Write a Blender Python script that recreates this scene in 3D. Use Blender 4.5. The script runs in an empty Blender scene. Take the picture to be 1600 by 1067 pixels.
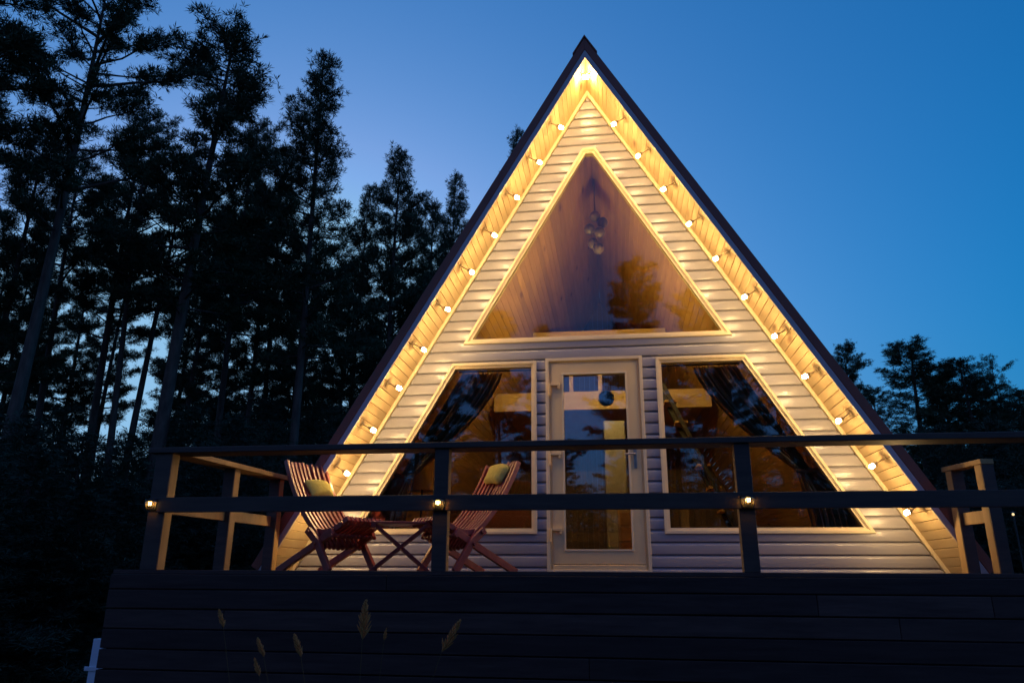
import bpy, bmesh, math, random
import numpy as np
from mathutils import Vector, Matrix

sc = bpy.context.scene
COL = sc.collection
R = math.radians

# ------------------------------------------------------------------ camera
FPX = 1150.0                                   # focal length in photo pixels (1600 wide)
CAMPOS = np.array([0.14716, -7.45988, 0.0])
CR = np.array([[0.99082976, 0.13501442, 0.00524251],
               [0.03612335, -0.30208688, 0.95259573],
               [-0.13019785, 0.94367082, 0.30419385]])   # right, up, forward
cam = bpy.data.cameras.new('camera')
cam.sensor_width = 36.0
cam.lens = 36.0 * FPX / 1600.0
cam.clip_start = 0.05
cam.clip_end = 2000
camo = bpy.data.objects.new('camera', cam)
COL.objects.link(camo)
M = Matrix.Identity(4)
for i in range(3):
    M[i][0] = CR[0][i]; M[i][1] = CR[1][i]; M[i][2] = -CR[2][i]; M[i][3] = CAMPOS[i]
camo.matrix_world = M
sc.camera = camo

# ------------------------------------------------------------------ sky (dusk, the sun has set)
w = bpy.data.worlds.new('World'); sc.world = w
w.use_nodes = True
nt = w.node_tree
for n in list(nt.nodes): nt.nodes.remove(n)
wo = nt.nodes.new('ShaderNodeOutputWorld')
bg = nt.nodes.new('ShaderNodeBackground')
sky = nt.nodes.new('ShaderNodeTexSky')
sky.sky_type = 'NISHITA'
sky.sun_disc = False
sky.sun_elevation = R(5.0)
sky.sun_rotation = R(335)
sky.dust_density = 5.0
sky.ozone_density = 10.0
# grade of the dusk sky: one power and gain per channel
sep = nt.nodes.new('ShaderNodeSeparateColor'); com = nt.nodes.new('ShaderNodeCombineColor')
nt.links.new(sky.outputs[0], sep.inputs[0])
for ch, (pw, gn) in enumerate(((0.932, 10.63), (0.755, 5.271), (0.702, 4.258))):
    a_ = nt.nodes.new('ShaderNodeMath'); a_.operation = 'POWER'; a_.inputs[1].default_value = pw
    b_ = nt.nodes.new('ShaderNodeMath'); b_.operation = 'MULTIPLY'; b_.inputs[1].default_value = gn
    nt.links.new(sep.outputs[ch], a_.inputs[0]); nt.links.new(a_.outputs[0], b_.inputs[0]); nt.links.new(b_.outputs[0], com.inputs[ch])
# away from the afterglow the twilight sky turns faintly purple: add a little red towards -Y
gtc = nt.nodes.new('ShaderNodeTexCoord'); gsp = nt.nodes.new('ShaderNodeSeparateXYZ'); nt.links.new(gtc.outputs['Generated'], gsp.inputs[0])
gmr = nt.nodes.new('ShaderNodeMapRange'); gmr.inputs[1].default_value = 0.25; gmr.inputs[2].default_value = -0.75
gmr.inputs[3].default_value = 0.06; gmr.inputs[4].default_value = 0.7
nt.links.new(gsp.outputs[1], gmr.inputs[0])
gad = nt.nodes.new('ShaderNodeMath'); gad.operation = 'ADD'
gcap = nt.nodes.new('ShaderNodeMath'); gcap.operation = 'MULTIPLY'; gcap.inputs[1].default_value = 0.50     # no pink at the horizon
gmin = nt.nodes.new('ShaderNodeMath'); gmin.operation = 'MINIMUM'
nt.links.new(com.inputs[1].links[0].from_socket, gcap.inputs[0]); nt.links.new(gcap.outputs[0], gmin.inputs[0])
nt.links.new(com.inputs[0].links[0].from_socket, gmin.inputs[1]); nt.links.new(gmin.outputs[0], gad.inputs[0]); nt.links.new(gmr.outputs[0], gad.inputs[1]); nt.links.new(gad.outputs[0], com.inputs[0])
# keep the glow at the horizon blue and soft
bsoc = com.inputs[2].links[0].from_socket
bmin = nt.nodes.new('ShaderNodeMath'); bmin.operation = 'MINIMUM'; bmin.inputs[1].default_value = 8.2
nt.links.new(bsoc, bmin.inputs[0]); nt.links.new(bmin.outputs[0], com.inputs[2])
gc2 = nt.nodes.new('ShaderNodeMath'); gc2.operation = 'MULTIPLY'; gc2.inputs[1].default_value = 0.66
gm2 = nt.nodes.new('ShaderNodeMath'); gm2.operation = 'MINIMUM'
gsoc = com.inputs[1].links[0].from_socket
nt.links.new(bmin.outputs[0], gc2.inputs[0]); nt.links.new(gc2.outputs[0], gm2.inputs[1]); nt.links.new(gsoc, gm2.inputs[0]); nt.links.new(gm2.outputs[0], com.inputs[1])
nt.links.new(gm2.outputs[0], gcap.inputs[0])
nt.links.new(com.outputs[0], bg.inputs[0])
bg.inputs[1].default_value = 0.10
nt.links.new(bg.outputs[0], wo.inputs[0])

sc.view_settings.view_transform = 'Standard'
sc.view_settings.look = 'None'
sc.view_settings.exposure = 0.0
sc.view_settings.gamma = 1.0
sc.render.engine = 'CYCLES'
sc.cycles.use_denoising = True
sc.cycles.max_bounces = 8
sc.cycles.transparent_max_bounces = 16
sc.cycles.sample_clamp_indirect = 4.0
sc.cycles.caustics_reflective = False
sc.cycles.caustics_refractive = False

BULB_POWER = 420.0
ADDED_LAMP_POWER = 290.0

# ------------------------------------------------------------------ pixel helpers (photo pixels -> points in the world)
def ray(x, y):
    v = CR.T @ np.array([(x - 800) / FPX, (533.5 - y) / FPX, 1.0])
    return v
def at_y(x, y, Y):
    v = ray(x, y); return CAMPOS + v * ((Y - CAMPOS[1]) / v[1])

# ------------------------------------------------------------------ object helpers
def tag(o, label=None, cat=None, group=None, kind=None):
    if label: o['label'] = label
    if cat: o['category'] = cat
    if group: o['group'] = group
    if kind: o['kind'] = kind
    return o
def empty(name, loc=(0, 0, 0), rz=0.0):
    o = bpy.data.objects.new(name, None)
    o.empty_display_size = 0.2
    o.location = loc; o.rotation_euler = (0, 0, rz)
    COL.objects.link(o); return o
def from_np(name, v, f, mat, parent=None, smooth=False, tone=None):
    me = bpy.data.meshes.new(name)
    v = np.asarray(v, dtype=np.float32); f = np.asarray(f, dtype=np.int32)
    k = f.shape[1]
    me.vertices.add(len(v)); me.vertices.foreach_set('co', v.ravel())
    me.loops.add(f.size); me.loops.foreach_set('vertex_index', f.ravel())
    me.polygons.add(len(f))
    me.polygons.foreach_set('loop_start', np.arange(0, f.size, k, dtype=np.int32))
    if smooth: me.polygons.foreach_set('use_smooth', np.ones(len(f), dtype=bool))
    me.update(calc_edges=True); me.validate()
    if tone is not None:
        a = me.attributes.new('tone', 'FLOAT', 'FACE'); a.data.foreach_set('value', np.asarray(tone, dtype=np.float32))
    me.materials.append(mat)
    o = bpy.data.objects.new(name, me); COL.objects.link(o)
    if parent is not None: o.parent = parent
    return o
class MB:
    def __init__(self): self.v = []; self.f = []; self.t = []; self.tone = 0.5
    def add(self, vs, fs):
        b = len(self.v); self.v += [tuple(map(float, p)) for p in vs]
        for q in fs: self.f.append(tuple(b + i for i in q)); self.t.append(self.tone)
        return self
    def hexa(self, p):                         # 8 corners: bottom 0-3, top 4-7
        return self.add(p, [(3, 2, 1, 0), (4, 5, 6, 7), (0, 1, 5, 4), (1, 2, 6, 5), (2, 3, 7, 6), (3, 0, 4, 7)])
    def box(self, a, b):
        (x0, y0, z0), (x1, y1, z1) = a, b
        return self.hexa([(x0, y0, z0), (x1, y0, z0), (x1, y1, z0), (x0, y1, z0), (x0, y0, z1), (x1, y0, z1), (x1, y1, z1), (x0, y1, z1)])
    def beam(self, p, q, wd, ht, up=(0, 0, 1)):
        p = np.array(p, float); q = np.array(q, float); d = q - p; d /= np.linalg.norm(d)
        s = np.cross(d, np.array(up, float)); s /= np.linalg.norm(s); u = np.cross(s, d)
        s = s * wd / 2; u = u * ht / 2
        return self.hexa([p - s - u, p + s - u, p + s + u, p - s + u, q - s - u, q + s - u, q + s + u, q - s + u])
    def prism(self, poly, fn, d0, d1):         # poly of 2d points, fn(u, v, d) -> 3d
        n = len(poly); vs = [fn(u, v, d0) for u, v in poly] + [fn(u, v, d1) for u, v in poly]
        fs = [tuple(range(n)), tuple(range(2 * n - 1, n - 1, -1))] + [(i, i + n, (i + 1) % n + n, (i + 1) % n) for i in range(n)]
        return self.add(vs, fs)
    def ring(self, outer, inner, fn, d0, d1):
        n = len(outer)
        vs = [fn(u, v, d0) for u, v in outer] + [fn(u, v, d0) for u, v in inner] + [fn(u, v, d1) for u, v in outer] + [fn(u, v, d1) for u, v in inner]
        fs = []
        for i in range(n):
            j = (i + 1) % n
            fs += [(i, j, n + j, n + i), (2 * n + i, 3 * n + i, 3 * n + j, 2 * n + j), (i, 2 * n + i, 2 * n + j, j), (n + i, n + j, 3 * n + j, 3 * n + i)]
        return self.add(vs, fs)
    def tube(self, pts, rad, n=8, cap=True):
        pts = [np.array(p, float) for p in pts]; b = len(self.v); m = len(pts)
        if not hasattr(rad, '__len__'): rad = [rad] * m
        u = None
        for i, p in enumerate(pts):
            d = pts[min(i + 1, m - 1)] - pts[max(i - 1, 0)]; d /= np.linalg.norm(d) + 1e-12
            if u is None:
                u = np.cross(d, (0, 0, 1.0) if abs(d[2]) < .9 else (1.0, 0, 0))
            u = u - d * (u @ d); u /= np.linalg.norm(u) + 1e-12; s = np.cross(d, u)
            for k in range(n):
                a = 2 * math.pi * k / n
                self.v.append(tuple(p + rad[i] * (math.cos(a) * u + math.sin(a) * s)))
        for i in range(m - 1):
            for k in range(n):
                k2 = (k + 1) % n
                self.f.append((b + i * n + k, b + i * n + k2, b + (i + 1) * n + k2, b + (i + 1) * n + k)); self.t.append(self.tone)
        if cap:
            self.f.append(tuple(b + k for k in range(n))[::-1]); self.t.append(self.tone)
            self.f.append(tuple(b + (m - 1) * n + k for k in range(n))); self.t.append(self.tone)
        return self
    def lathe(self, prof, org, axis=(0, 0, 1), n=20, a0=0.0, a1=2 * math.pi):   # prof: (radius, height)
        ax = np.array(axis, float); ax /= np.linalg.norm(ax)
        u = np.cross(ax, (0, 1.0, 0) if abs(ax[1]) < .9 else (1.0, 0, 0)); u /= np.linalg.norm(u); s = np.cross(ax, u)
        full = abs(a1 - a0 - 2 * math.pi) < 1e-6; b = len(self.v); m = n if full else n + 1
        for r, h in prof:
            for k in range(m):
                a = a0 + (a1 - a0) * k / n
                self.v.append(tuple(np.array(org, float) + ax * h + r * (math.cos(a) * u + math.sin(a) * s)))
        for i in range(len(prof) - 1):
            for k in range(n):
                k2 = (k + 1) % m
                self.f.append((b + i * m + k, b + i * m + k2, b + (i + 1) * m + k2, b + (i + 1) * m + k)); self.t.append(self.tone)
        return self
    def build(self, name, mat, parent=None, smooth=False, bevel=0.0, solid=0.0, fix=True):
        me = bpy.data.meshes.new(name); me.from_pydata(self.v, [], self.f); me.update()
        if fix:
            bm = bmesh.new(); bm.from_mesh(me)
            bmesh.ops.recalc_face_normals(bm, faces=bm.faces[:]); bm.to_mesh(me); bm.free()
        a = me.attributes.new('tone', 'FLOAT', 'FACE'); a.data.foreach_set('value', self.t)
        if smooth: me.polygons.foreach_set('use_smooth', [True] * len(me.polygons))
        me.materials.append(mat)
        o = bpy.data.objects.new(name, me); COL.objects.link(o)
        if parent is not None: o.parent = parent
        if solid:
            md = o.modifiers.new('thick', 'SOLIDIFY'); md.thickness = solid
        if bevel:
            md = o.modifiers.new('edge', 'BEVEL'); md.width = bevel; md.segments = 2; md.limit_method = 'ANGLE'
        return o

# ------------------------------------------------------------------ materials
def mat_new(name):
    m = bpy.data.materials.new(name); m.use_nodes = True
    n = m.node_tree.nodes; b = n.get('Principled BSDF')
    return m, n, m.node_tree.links, b
def surf(name, c1, c2, scale=(8, 8, 8), rough=0.6, bump=0.2, dist=0.003, spec=0.4, detail=6, tone=0.0, fine=None, coat=0.0, metal=0.0):
    m, n, l, b = mat_new(name)
    tc = n.new('ShaderNodeTexCoord'); mp = n.new('ShaderNodeMapping'); mp.inputs['Scale'].default_value = scale
    l.new(tc.outputs['Object'], mp.inputs[0])
    ns = n.new('ShaderNodeTexNoise'); ns.inputs['Scale'].default_value = 1.0; ns.inputs['Detail'].default_value = detail; ns.inputs['Roughness'].default_value = 0.6
    l.new(mp.outputs[0], ns.inputs['Vector'])
    cr = n.new('ShaderNodeValToRGB'); cr.color_ramp.elements[0].position = 0.3; cr.color_ramp.elements[1].position = 0.7
    cr.color_ramp.elements[0].color = (*c1, 1); cr.color_ramp.elements[1].color = (*c2, 1)
    l.new(ns.outputs['Fac'], cr.inputs[0]); out = cr.outputs[0]
    if tone:
        at = n.new('ShaderNodeAttribute'); at.attribute_name = 'tone'
        mr = n.new('ShaderNodeMapRange'); mr.inputs[3].default_value = 1 - tone; mr.inputs[4].default_value = 1 + tone
        l.new(at.outputs['Fac'], mr.inputs[0])
        vm = n.new('ShaderNodeVectorMath'); vm.operation = 'SCALE'
        l.new(out, vm.inputs[0]); l.new(mr.outputs[0], vm.inputs['Scale']); out = vm.outputs[0]
    l.new(out, b.inputs['Base Color'])
    b.inputs['Roughness'].default_value = rough; b.inputs['Specular IOR Level'].default_value = spec
    b.inputs['Coat Weight'].default_value = coat; b.inputs['Metallic'].default_value = metal
    if coat: b.inputs['Coat Roughness'].default_value = 0.25
    if bump:
        bp = n.new('ShaderNodeBump'); bp.inputs['Strength'].default_value = bump; bp.inputs['Distance'].default_value = dist
        src = ns.outputs['Fac']
        if fine:
            mp2 = n.new('ShaderNodeMapping'); mp2.inputs['Scale'].default_value = fine; l.new(tc.outputs['Object'], mp2.inputs[0])
            n2 = n.new('ShaderNodeTexNoise'); n2.inputs['Scale'].default_value = 1.0; n2.inputs['Detail'].default_value = 4; l.new(mp2.outputs[0], n2.inputs['Vector']); src = n2.outputs['Fac']
        l.new(src, bp.inputs['Height']); l.new(bp.outputs[0], b.inputs['Normal'])
    return m
def pine_wood(name, c1, c2, knot, stretch, rough=0.45, tone=0.15):
    """light pine boards: stretched grain, scattered dark knots, boards of slightly different tone"""
    m = surf(name, c1, c2, stretch, rough, 0.25, 0.002, 0.4, 6, tone)
    n = m.node_tree.nodes; l = m.node_tree.links; b = n.get('Principled BSDF')
    tc = [x for x in n if x.type == 'TEX_COORD'][0]
    mp = n.new('ShaderNodeMapping'); mp.inputs['Scale'].default_value = tuple(0.4 * s ** 0.55 * 2.2 for s in stretch)
    l.new(tc.outputs['Object'], mp.inputs[0])
    vo = n.new('ShaderNodeTexVoronoi'); vo.inputs['Scale'].default_value = 1.0; l.new(mp.outputs[0], vo.inputs['Vector'])
    cr = n.new('ShaderNodeValToRGB'); cr.color_ramp.elements[0].position = 0.05; cr.color_ramp.elements[0].color = (1, 1, 1, 1)
    cr.color_ramp.elements[1].position = 0.16; cr.color_ramp.elements[1].color = (0, 0, 0, 1)
    l.new(vo.outputs['Distance'], cr.inputs[0])
    old = b.inputs['Base Color'].links[0].from_socket
    mx = n.new('ShaderNodeMix'); mx.data_type = 'RGBA'; mx.inputs[7].default_value = (*knot, 1)
    l.new(cr.outputs[0], mx.inputs[0]); l.new(old, mx.inputs[6]); l.new(mx.outputs[2], b.inputs['Base Color'])
    return m
def emit(name, col, strength):
    m, n, l, b = mat_new(name)
    b.inputs['Base Color'].default_value = (*col, 1); b.inputs['Emission Color'].default_value = (*col, 1); b.inputs['Emission Strength'].default_value = strength
    return m
def glass(name, ior=1.9, tintc=(0.92, 0.95, 0.95)):
    m, n, l, b = mat_new(name); n.remove(b); o = n.get('Material Output')
    tr = n.new('ShaderNodeBsdfTransparent'); tr.inputs[0].default_value = (*tintc, 1)
    gl = n.new('ShaderNodeBsdfGlossy'); gl.inputs['Roughness'].default_value = 0.0
    fr = n.new('ShaderNodeFresnel'); fr.inputs[0].default_value = ior
    tc = n.new('ShaderNodeTexCoord'); ns = n.new('ShaderNodeTexNoise'); ns.inputs['Scale'].default_value = 1.3; ns.inputs['Detail'].default_value = 1
    bp = n.new('ShaderNodeBump'); bp.inputs['Strength'].default_value = 0.02; bp.inputs['Distance'].default_value = 0.02
    l.new(tc.outputs['Object'], ns.inputs['Vector']); l.new(ns.outputs['Fac'], bp.inputs['Height']); l.new(bp.outputs[0], gl.inputs['Normal'])
    mx = n.new('ShaderNodeMixShader'); l.new(fr.outputs[0], mx.inputs[0]); l.new(tr.outputs[0], mx.inputs[1]); l.new(gl.outputs[0], mx.inputs[2]); l.new(mx.outputs[0], o.inputs[0])
    return m
WARM = (1.0, 0.65, 0.27)
MT = {}
MT['soffit'] = pine_wood('soffit pine', (0.64, 0.45, 0.21), (0.74, 0.56, 0.29), (0.26, 0.14, 0.06), (16, 2.2, 16))
MT['inner_pine'] = pine_wood('interior pine', (0.42, 0.22, 0.075), (0.55, 0.31, 0.12), (0.18, 0.08, 0.03), (14, 1.6, 14), 0.5)
MT['inner_wall'] = pine_wood('interior wall pine', (0.42, 0.22, 0.075), (0.55, 0.31, 0.12), (0.18, 0.08, 0.03), (14, 14, 1.6), 0.5)
MT['timber'] = surf('light timber', (0.55, 0.36, 0.16), (0.66, 0.46, 0.22), (3, 20, 20), 0.5, 0.15)
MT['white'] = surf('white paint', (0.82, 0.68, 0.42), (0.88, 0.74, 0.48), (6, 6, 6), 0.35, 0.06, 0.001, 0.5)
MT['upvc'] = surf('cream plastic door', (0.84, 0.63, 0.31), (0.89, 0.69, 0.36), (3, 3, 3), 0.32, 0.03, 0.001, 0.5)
MT['siding'] = surf('grey embossed siding', (0.335, 0.325, 0.355), (0.385, 0.375, 0.405), (1.2, 9, 9), 0.24, 1.0, 0.0012, 0.65, 5, 0.07, fine=(3, 3, 190))
MT['fascia'] = surf('grey metal flashing', (0.52, 0.46, 0.44), (0.60, 0.53, 0.50), (5, 5, 5), 0.45, 0.05, 0.001, 0.5)
MT['roof'] = surf('brown roof metal', (0.26, 0.082, 0.048), (0.31, 0.10, 0.06), (4, 4, 4), 0.5, 0.1, 0.002, 0.4)
MT['deckwood'] = surf('dark stained deck wood', (0.050, 0.026, 0.020), (0.098, 0.054, 0.042), (2.5, 26, 26), 0.62, 0.5, 0.004, 0.3, 7, 0.32)
MT['rail_lit'] = surf('brown rail wood bulb lit', (0.34, 0.205, 0.075), (0.48, 0.30, 0.12), (16, 16, 3.0), 0.6, 0.3, 0.003, 0.3, 7, 0.1)  # lighter copy of the rail wood, the bulb light put into its colour
MT['rail_shaded'] = surf('brown stained rail shaded', (0.06, 0.040, 0.033), (0.10, 0.068, 0.05), (2.5, 22, 22), 0.55, 0.3, 0.003, 0.3, 7, 0.1)  # dark stained copy, also carries the shade of the rail and post fronts
MT['chair'] = surf('varnished red brown wood', (0.22, 0.030, 0.022), (0.40, 0.078, 0.055), (9, 9, 9), 0.34, 0.15, 0.002, 0.5, 6, 0.22, coat=0.3)
MT['cushion'] = surf('olive yellow fabric', (0.50, 0.40, 0.08), (0.64, 0.53, 0.13), (30, 30, 30), 0.9, 0.4, 0.004, 0.15)
MT['glass'] = glass('window glass', 1.95)
MT['glass_gable'] = glass('gable glass', 1.66)
MT['glass_door'] = glass('door glass', 2.25)
MT['bulb'] = emit('lit bulb', WARM, BULB_POWER)
MT['socket'] = surf('pale socket plastic', (0.62, 0.46, 0.24), (0.7, 0.54, 0.30), (20, 20, 20), 0.5, 0)
MT['cable'] = surf('tan cable', (0.30, 0.22, 0.12), (0.36, 0.27, 0.15), (20, 20, 20), 0.5, 0)
MT['led'] = emit('lit led', (1.0, 0.62, 0.16), 14.0)
MT['black'] = surf('black plastic', (0.015, 0.014, 0.014), (0.025, 0.023, 0.023), (20, 20, 20), 0.4, 0)
MT['steel'] = surf('brushed steel', (0.45, 0.42, 0.38), (0.55, 0.52, 0.47), (20, 20, 20), 0.3, 0, metal=1.0)
MT['bark'] = surf('pine bark', (0.07, 0.048, 0.038), (0.16, 0.11, 0.085), (9, 9, 2.2), 0.9, 0.9, 0.03, 0.15)
MT['needle'] = surf('dark pine needles', (0.038, 0.056, 0.030), (0.085, 0.115, 0.055), (0.7, 0.7, 0.7), 0.75, 0, spec=0.2, tone=0.35)
MT['needle2'] = surf('dark spruce needles', (0.030, 0.048, 0.032), (0.06, 0.09, 0.05), (0.7, 0.7, 0.7), 0.75, 0, spec=0.2, tone=0.35)
MT['ground'] = surf('rough dark grass', (0.020, 0.026, 0.012), (0.05, 0.056, 0.026), (1.4, 1.4, 1.4), 0.95, 0.8, 0.05, 0.1)
MT['grass'] = surf('grass blades', (0.03, 0.04, 0.014), (0.07, 0.08, 0.03), (3, 3, 3), 0.8, 0, spec=0.2, tone=0.3)
MT['seed'] = surf('dry seed husk', (0.56, 0.20, 0.055), (0.70, 0.30, 0.09), (60, 60, 60), 0.8, 0.2, 0.002, 0.2)
MT['straw'] = surf('dry stalk', (0.10, 0.06, 0.025), (0.15, 0.09, 0.04), (30, 30, 30), 0.8, 0, spec=0.2)
MT['palemetal'] = surf('pale painted metal', (0.78, 0.82, 0.85), (0.84, 0.88, 0.9), (8, 8, 8), 0.45, 0.05, 0.001, 0.4)
MT['dark_metal'] = surf('dark painted metal', (0.03, 0.025, 0.022), (0.045, 0.038, 0.034), (8, 8, 8), 0.4, 0, spec=0.5)
MT['cabinet'] = surf('pale cabinet', (0.24, 0.20, 0.16), (0.29, 0.245, 0.20), (4, 4, 4), 0.4, 0)
MT['plaster'] = surf('yellowish partition', (0.45, 0.36, 0.16), (0.5, 0.4, 0.19), (4, 4, 4), 0.7, 0)
MT['smoked'] = surf('smoked glass globe', (0.12, 0.085, 0.06), (0.17, 0.12, 0.09), (20, 20, 20), 0.3, 0)
MT['fabric'] = surf('rust brown fabric', (0.20, 0.075, 0.03), (0.28, 0.11, 0.045), (40, 40, 40), 0.9, 0.3)
MT['shade'] = surf('pale lamp shade', (0.55, 0.45, 0.33), (0.62, 0.52, 0.39), (20, 20, 20), 0.8, 0)
def curtain_mat():
    m, n, l, b = mat_new('brown striped curtain')
    uv = n.new('ShaderNodeUVMap'); sp = n.new('ShaderNodeSeparateXYZ'); l.new(uv.outputs[0], sp.inputs[0])
    cr = n.new('ShaderNodeValToRGB'); cr.color_ramp.interpolation = 'CONSTANT'
    e = cr.color_ramp.elements; e[0].position = 0; e[0].color = (0.44, 0.27, 0.19, 1)
    dark = (0.44, 0.27, 0.19, 1); pale = (0.85, 0.78, 0.68, 1)
    e[1].position = 0.10; e[1].color = pale
    for p_, c in ((0.13, dark), (0.20, pale), (0.23, dark), (0.30, pale), (0.33, dark), (0.62, pale), (0.645, dark)):
        x = cr.color_ramp.elements.new(p_); x.color = c
    l.new(sp.outputs[0], cr.inputs[0]); l.new(cr.outputs[0], b.inputs['Base Color']); b.inputs['Roughness'].default_value = 0.85
    return m
MT['curtain'] = curtain_mat()

# ------------------------------------------------------------------ setting: ground
GZ = -1.5
DZ = 0.035                                     # deck floor level
n = 61
gx = np.sign(np.linspace(-1, 1, n)) * np.abs(np.linspace(-1, 1, n)) ** 2.6 * 700
rng = np.random.default_rng(3)
X, Y = np.meshgrid(gx, gx)
Z = np.full_like(X, GZ) + 0.06 * np.sin(X * .7 + 1.3) * np.cos(Y * .6)
idx = np.arange(n * n).reshape(n, n)
gf = np.stack([idx[:-1, :-1].ravel(), idx[:-1, 1:].ravel(), idx[1:, 1:].ravel(), idx[1:, :-1].ravel()], 1)
tag(from_np('ground', np.stack([X.ravel(), Y.ravel(), Z.ravel()], 1), gf, MT['ground'], smooth=True), kind='structure')

# ------------------------------------------------------------------ the cabin
K = 0.57735                                    # half width per metre of height
CK, SK = math.cos(R(30)), math.sin(R(30))
HA = 5.377                                     # siding apex
HF = 5.467                                     # soffit apex
OV = 0.607                                     # roof overhang in front of the wall
BACK = 6.4
ZB = DZ - 0.02
cabin = empty('cabin', (0, 0, DZ))
tag(cabin, 'A-frame cabin with grey siding, pine soffits lit by bulbs and a white framed glass door', 'cabin')
def cab(o):                                    # parts are written in world coordinates
    o.parent = cabin; o.matrix_parent_inverse = Matrix.Translation((0, 0, -DZ)); return o

# openings: convex polygons in (x, z), outer edge of the casings
WK, ZT, ZWB, WI = 4.798, 2.167, 0.400, 0.617
GK, GZB, GZT = 4.818, 2.379, 4.690
def slope_x(k0, z): return (k0 - z) * K
WIN_R = [(WI, ZWB), (slope_x(WK, ZWB), ZWB), (slope_x(WK, ZT), ZT), (WI, ZT)]
WIN_L = [(-x, z) for x, z in WIN_R][::-1]
GAB = [(-slope_x(GK, GZB), GZB), (slope_x(GK, GZB), GZB), (slope_x(GK, GZT), GZT), (-slope_x(GK, GZT), GZT)]
DOOR = [(-0.521, DZ), (0.479, DZ), (0.479, 2.188), (-0.521, 2.188)]
def inset(poly, d):
    """inset a counter-clockwise convex polygon"""
    n_ = len(poly); out = []
    for i in range(n_):
        p0, p1, p2 = np.array(poly[i - 1]), np.array(poly[i]), np.array(poly[(i + 1) % n_])
        e1 = (p1 - p0) / np.linalg.norm(p1 - p0); e2 = (p2 - p1) / np.linalg.norm(p2 - p1)
        n1 = np.array([-e1[1], e1[0]]); n2 = np.array([-e2[1], e2[0]])
        A = np.array([n1, n2]); b = np.array([n1 @ (p1 + n1 * d), n2 @ (p1 + n2 * d)])
        out.append(tuple(np.linalg.solve(A, b)))
    return out
def span(poly, z):
    xs = []
    for i in range(len(poly)):
        (x0, z0), (x1, z1) = poly[i], poly[(i + 1) % len(poly)]
        if z0 != z1 and min(z0, z1) <= z <= max(z0, z1): xs.append(x0 + (x1 - x0) * (z - z0) / (z1 - z0))
    return (min(xs), max(xs)) if len(xs) >= 2 else None
OPEN = [inset(p, 0.012) for p in (WIN_R, WIN_L, GAB, DOOR)]
# siding: ship-lap courses, each with a lip at its foot and a hollow facing up at its head
PITCH = 0.1165
def prof(t):
    if t < 0.04: return -0.020 - 0.006 * t / 0.04
    if t < 0.72: return -0.026 - 0.0022 * math.sin(math.pi * (t - .04) / .68)
    return -0.026 + 0.0255 * ((t - 0.72) / 0.28) ** 1.4
levels = []
z0 = 2.074 - 19 * PITCH
while z0 < HA:
    for t in (0, 0.04, 0.2, 0.4, 0.58, 0.72, 0.80, 0.87, 0.94, 0.999): levels.append(z0 + t * PITCH)
    z0 += PITCH
levels += [v for p in OPEN for _, v in p]
levels = sorted(set(round(z, 5) for z in levels if ZB < z < HA)) + [HA - 1e-4]
levels = [ZB] + levels
zb0 = 2.074 - 19 * PITCH
def course_y(z): return prof(((z - zb0) / PITCH) % 1.0)
m_ = MB(); rs = random.Random(4); tones = {}
for za, zc in zip(levels[:-1], levels[1:]):
    if zc - za < 1e-4: continue
    zm = (za + zc) / 2; ya, yc = course_y(za + 1e-5), course_y(zc - 1e-5)
    cid = int((zm - zb0) // PITCH); m_.tone = tones.setdefault(cid, rs.random())
    def cuts(z):
        e = 1e-6; z = min(max(z, za + e), zc - e)
        c = [(-slope_x(HA, z), None)]
        sp_ = sorted(s for s in (span(p, z) for p in OPEN) if s)
        seg = []; x = -slope_x(HA, z)
        for a, b in sp_: seg.append((x, a)); x = b
        seg.append((x, slope_x(HA, z))); return seg
    A, B = cuts(za), cuts(zc)
    if len(A) != len(B): continue
    for (a0, a1), (b0, b1) in zip(A, B):
        if a1 - a0 < 1e-4 and b1 - b0 < 1e-4: continue
        m_.add([(a0, ya, za), (a1, ya, za), (b1, yc, zc), (b0, yc, zc)], [(0, 1, 2, 3)])
# undersides of the lips
z = zb0
while z < HA:
    if z > ZB:
        lo = [s for s in (span(p, z - 1e-5) for p in OPEN) if s]; x = -slope_x(HA, z); seg = []
        for a, b in sorted(lo): seg.append((x, a)); x = b
        seg.append((x, slope_x(HA, z)))
        for a, b in seg:
            if b - a > 1e-3: m_.add([(a, prof(0.999), z), (b, prof(0.999), z), (b, prof(0.0), z), (a, prof(0.0), z)], [(0, 1, 2, 3)])
    z += PITCH
cab(m_.build('siding', MT['siding'], fix=False))
# solid wall core behind the siding (closes it from the back, carries the reveals)
m_ = MB()
key = sorted(set([ZB, HA - 0.16] + [v for p in OPEN for _, v in p]))
for za, zc in zip(key[:-1], key[1:]):
    def cuts2(z):
        z = min(max(z, za + 1e-6), zc - 1e-6); x = -slope_x(HA, z); seg = []
        for a, b in sorted(s for s in (span(p, z) for p in OPEN) if s): seg.append((x, a)); x = b
        seg.append((x, slope_x(HA, z))); return seg
    A, B = cuts2(za), cuts2(zc)
    if len(A) != len(B): continue
    for (a0, a1), (b0, b1) in zip(A, B):
        m_.hexa([(a0, 0.004, za), (a1, 0.004, za), (a1, 0.14, za), (a0, 0.14, za), (b0, 0.004, zc), (b1, 0.004, zc), (b1, 0.14, zc), (b0, 0.14, zc)])
cab(m_.build('wall', MT['inner_wall']))

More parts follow.
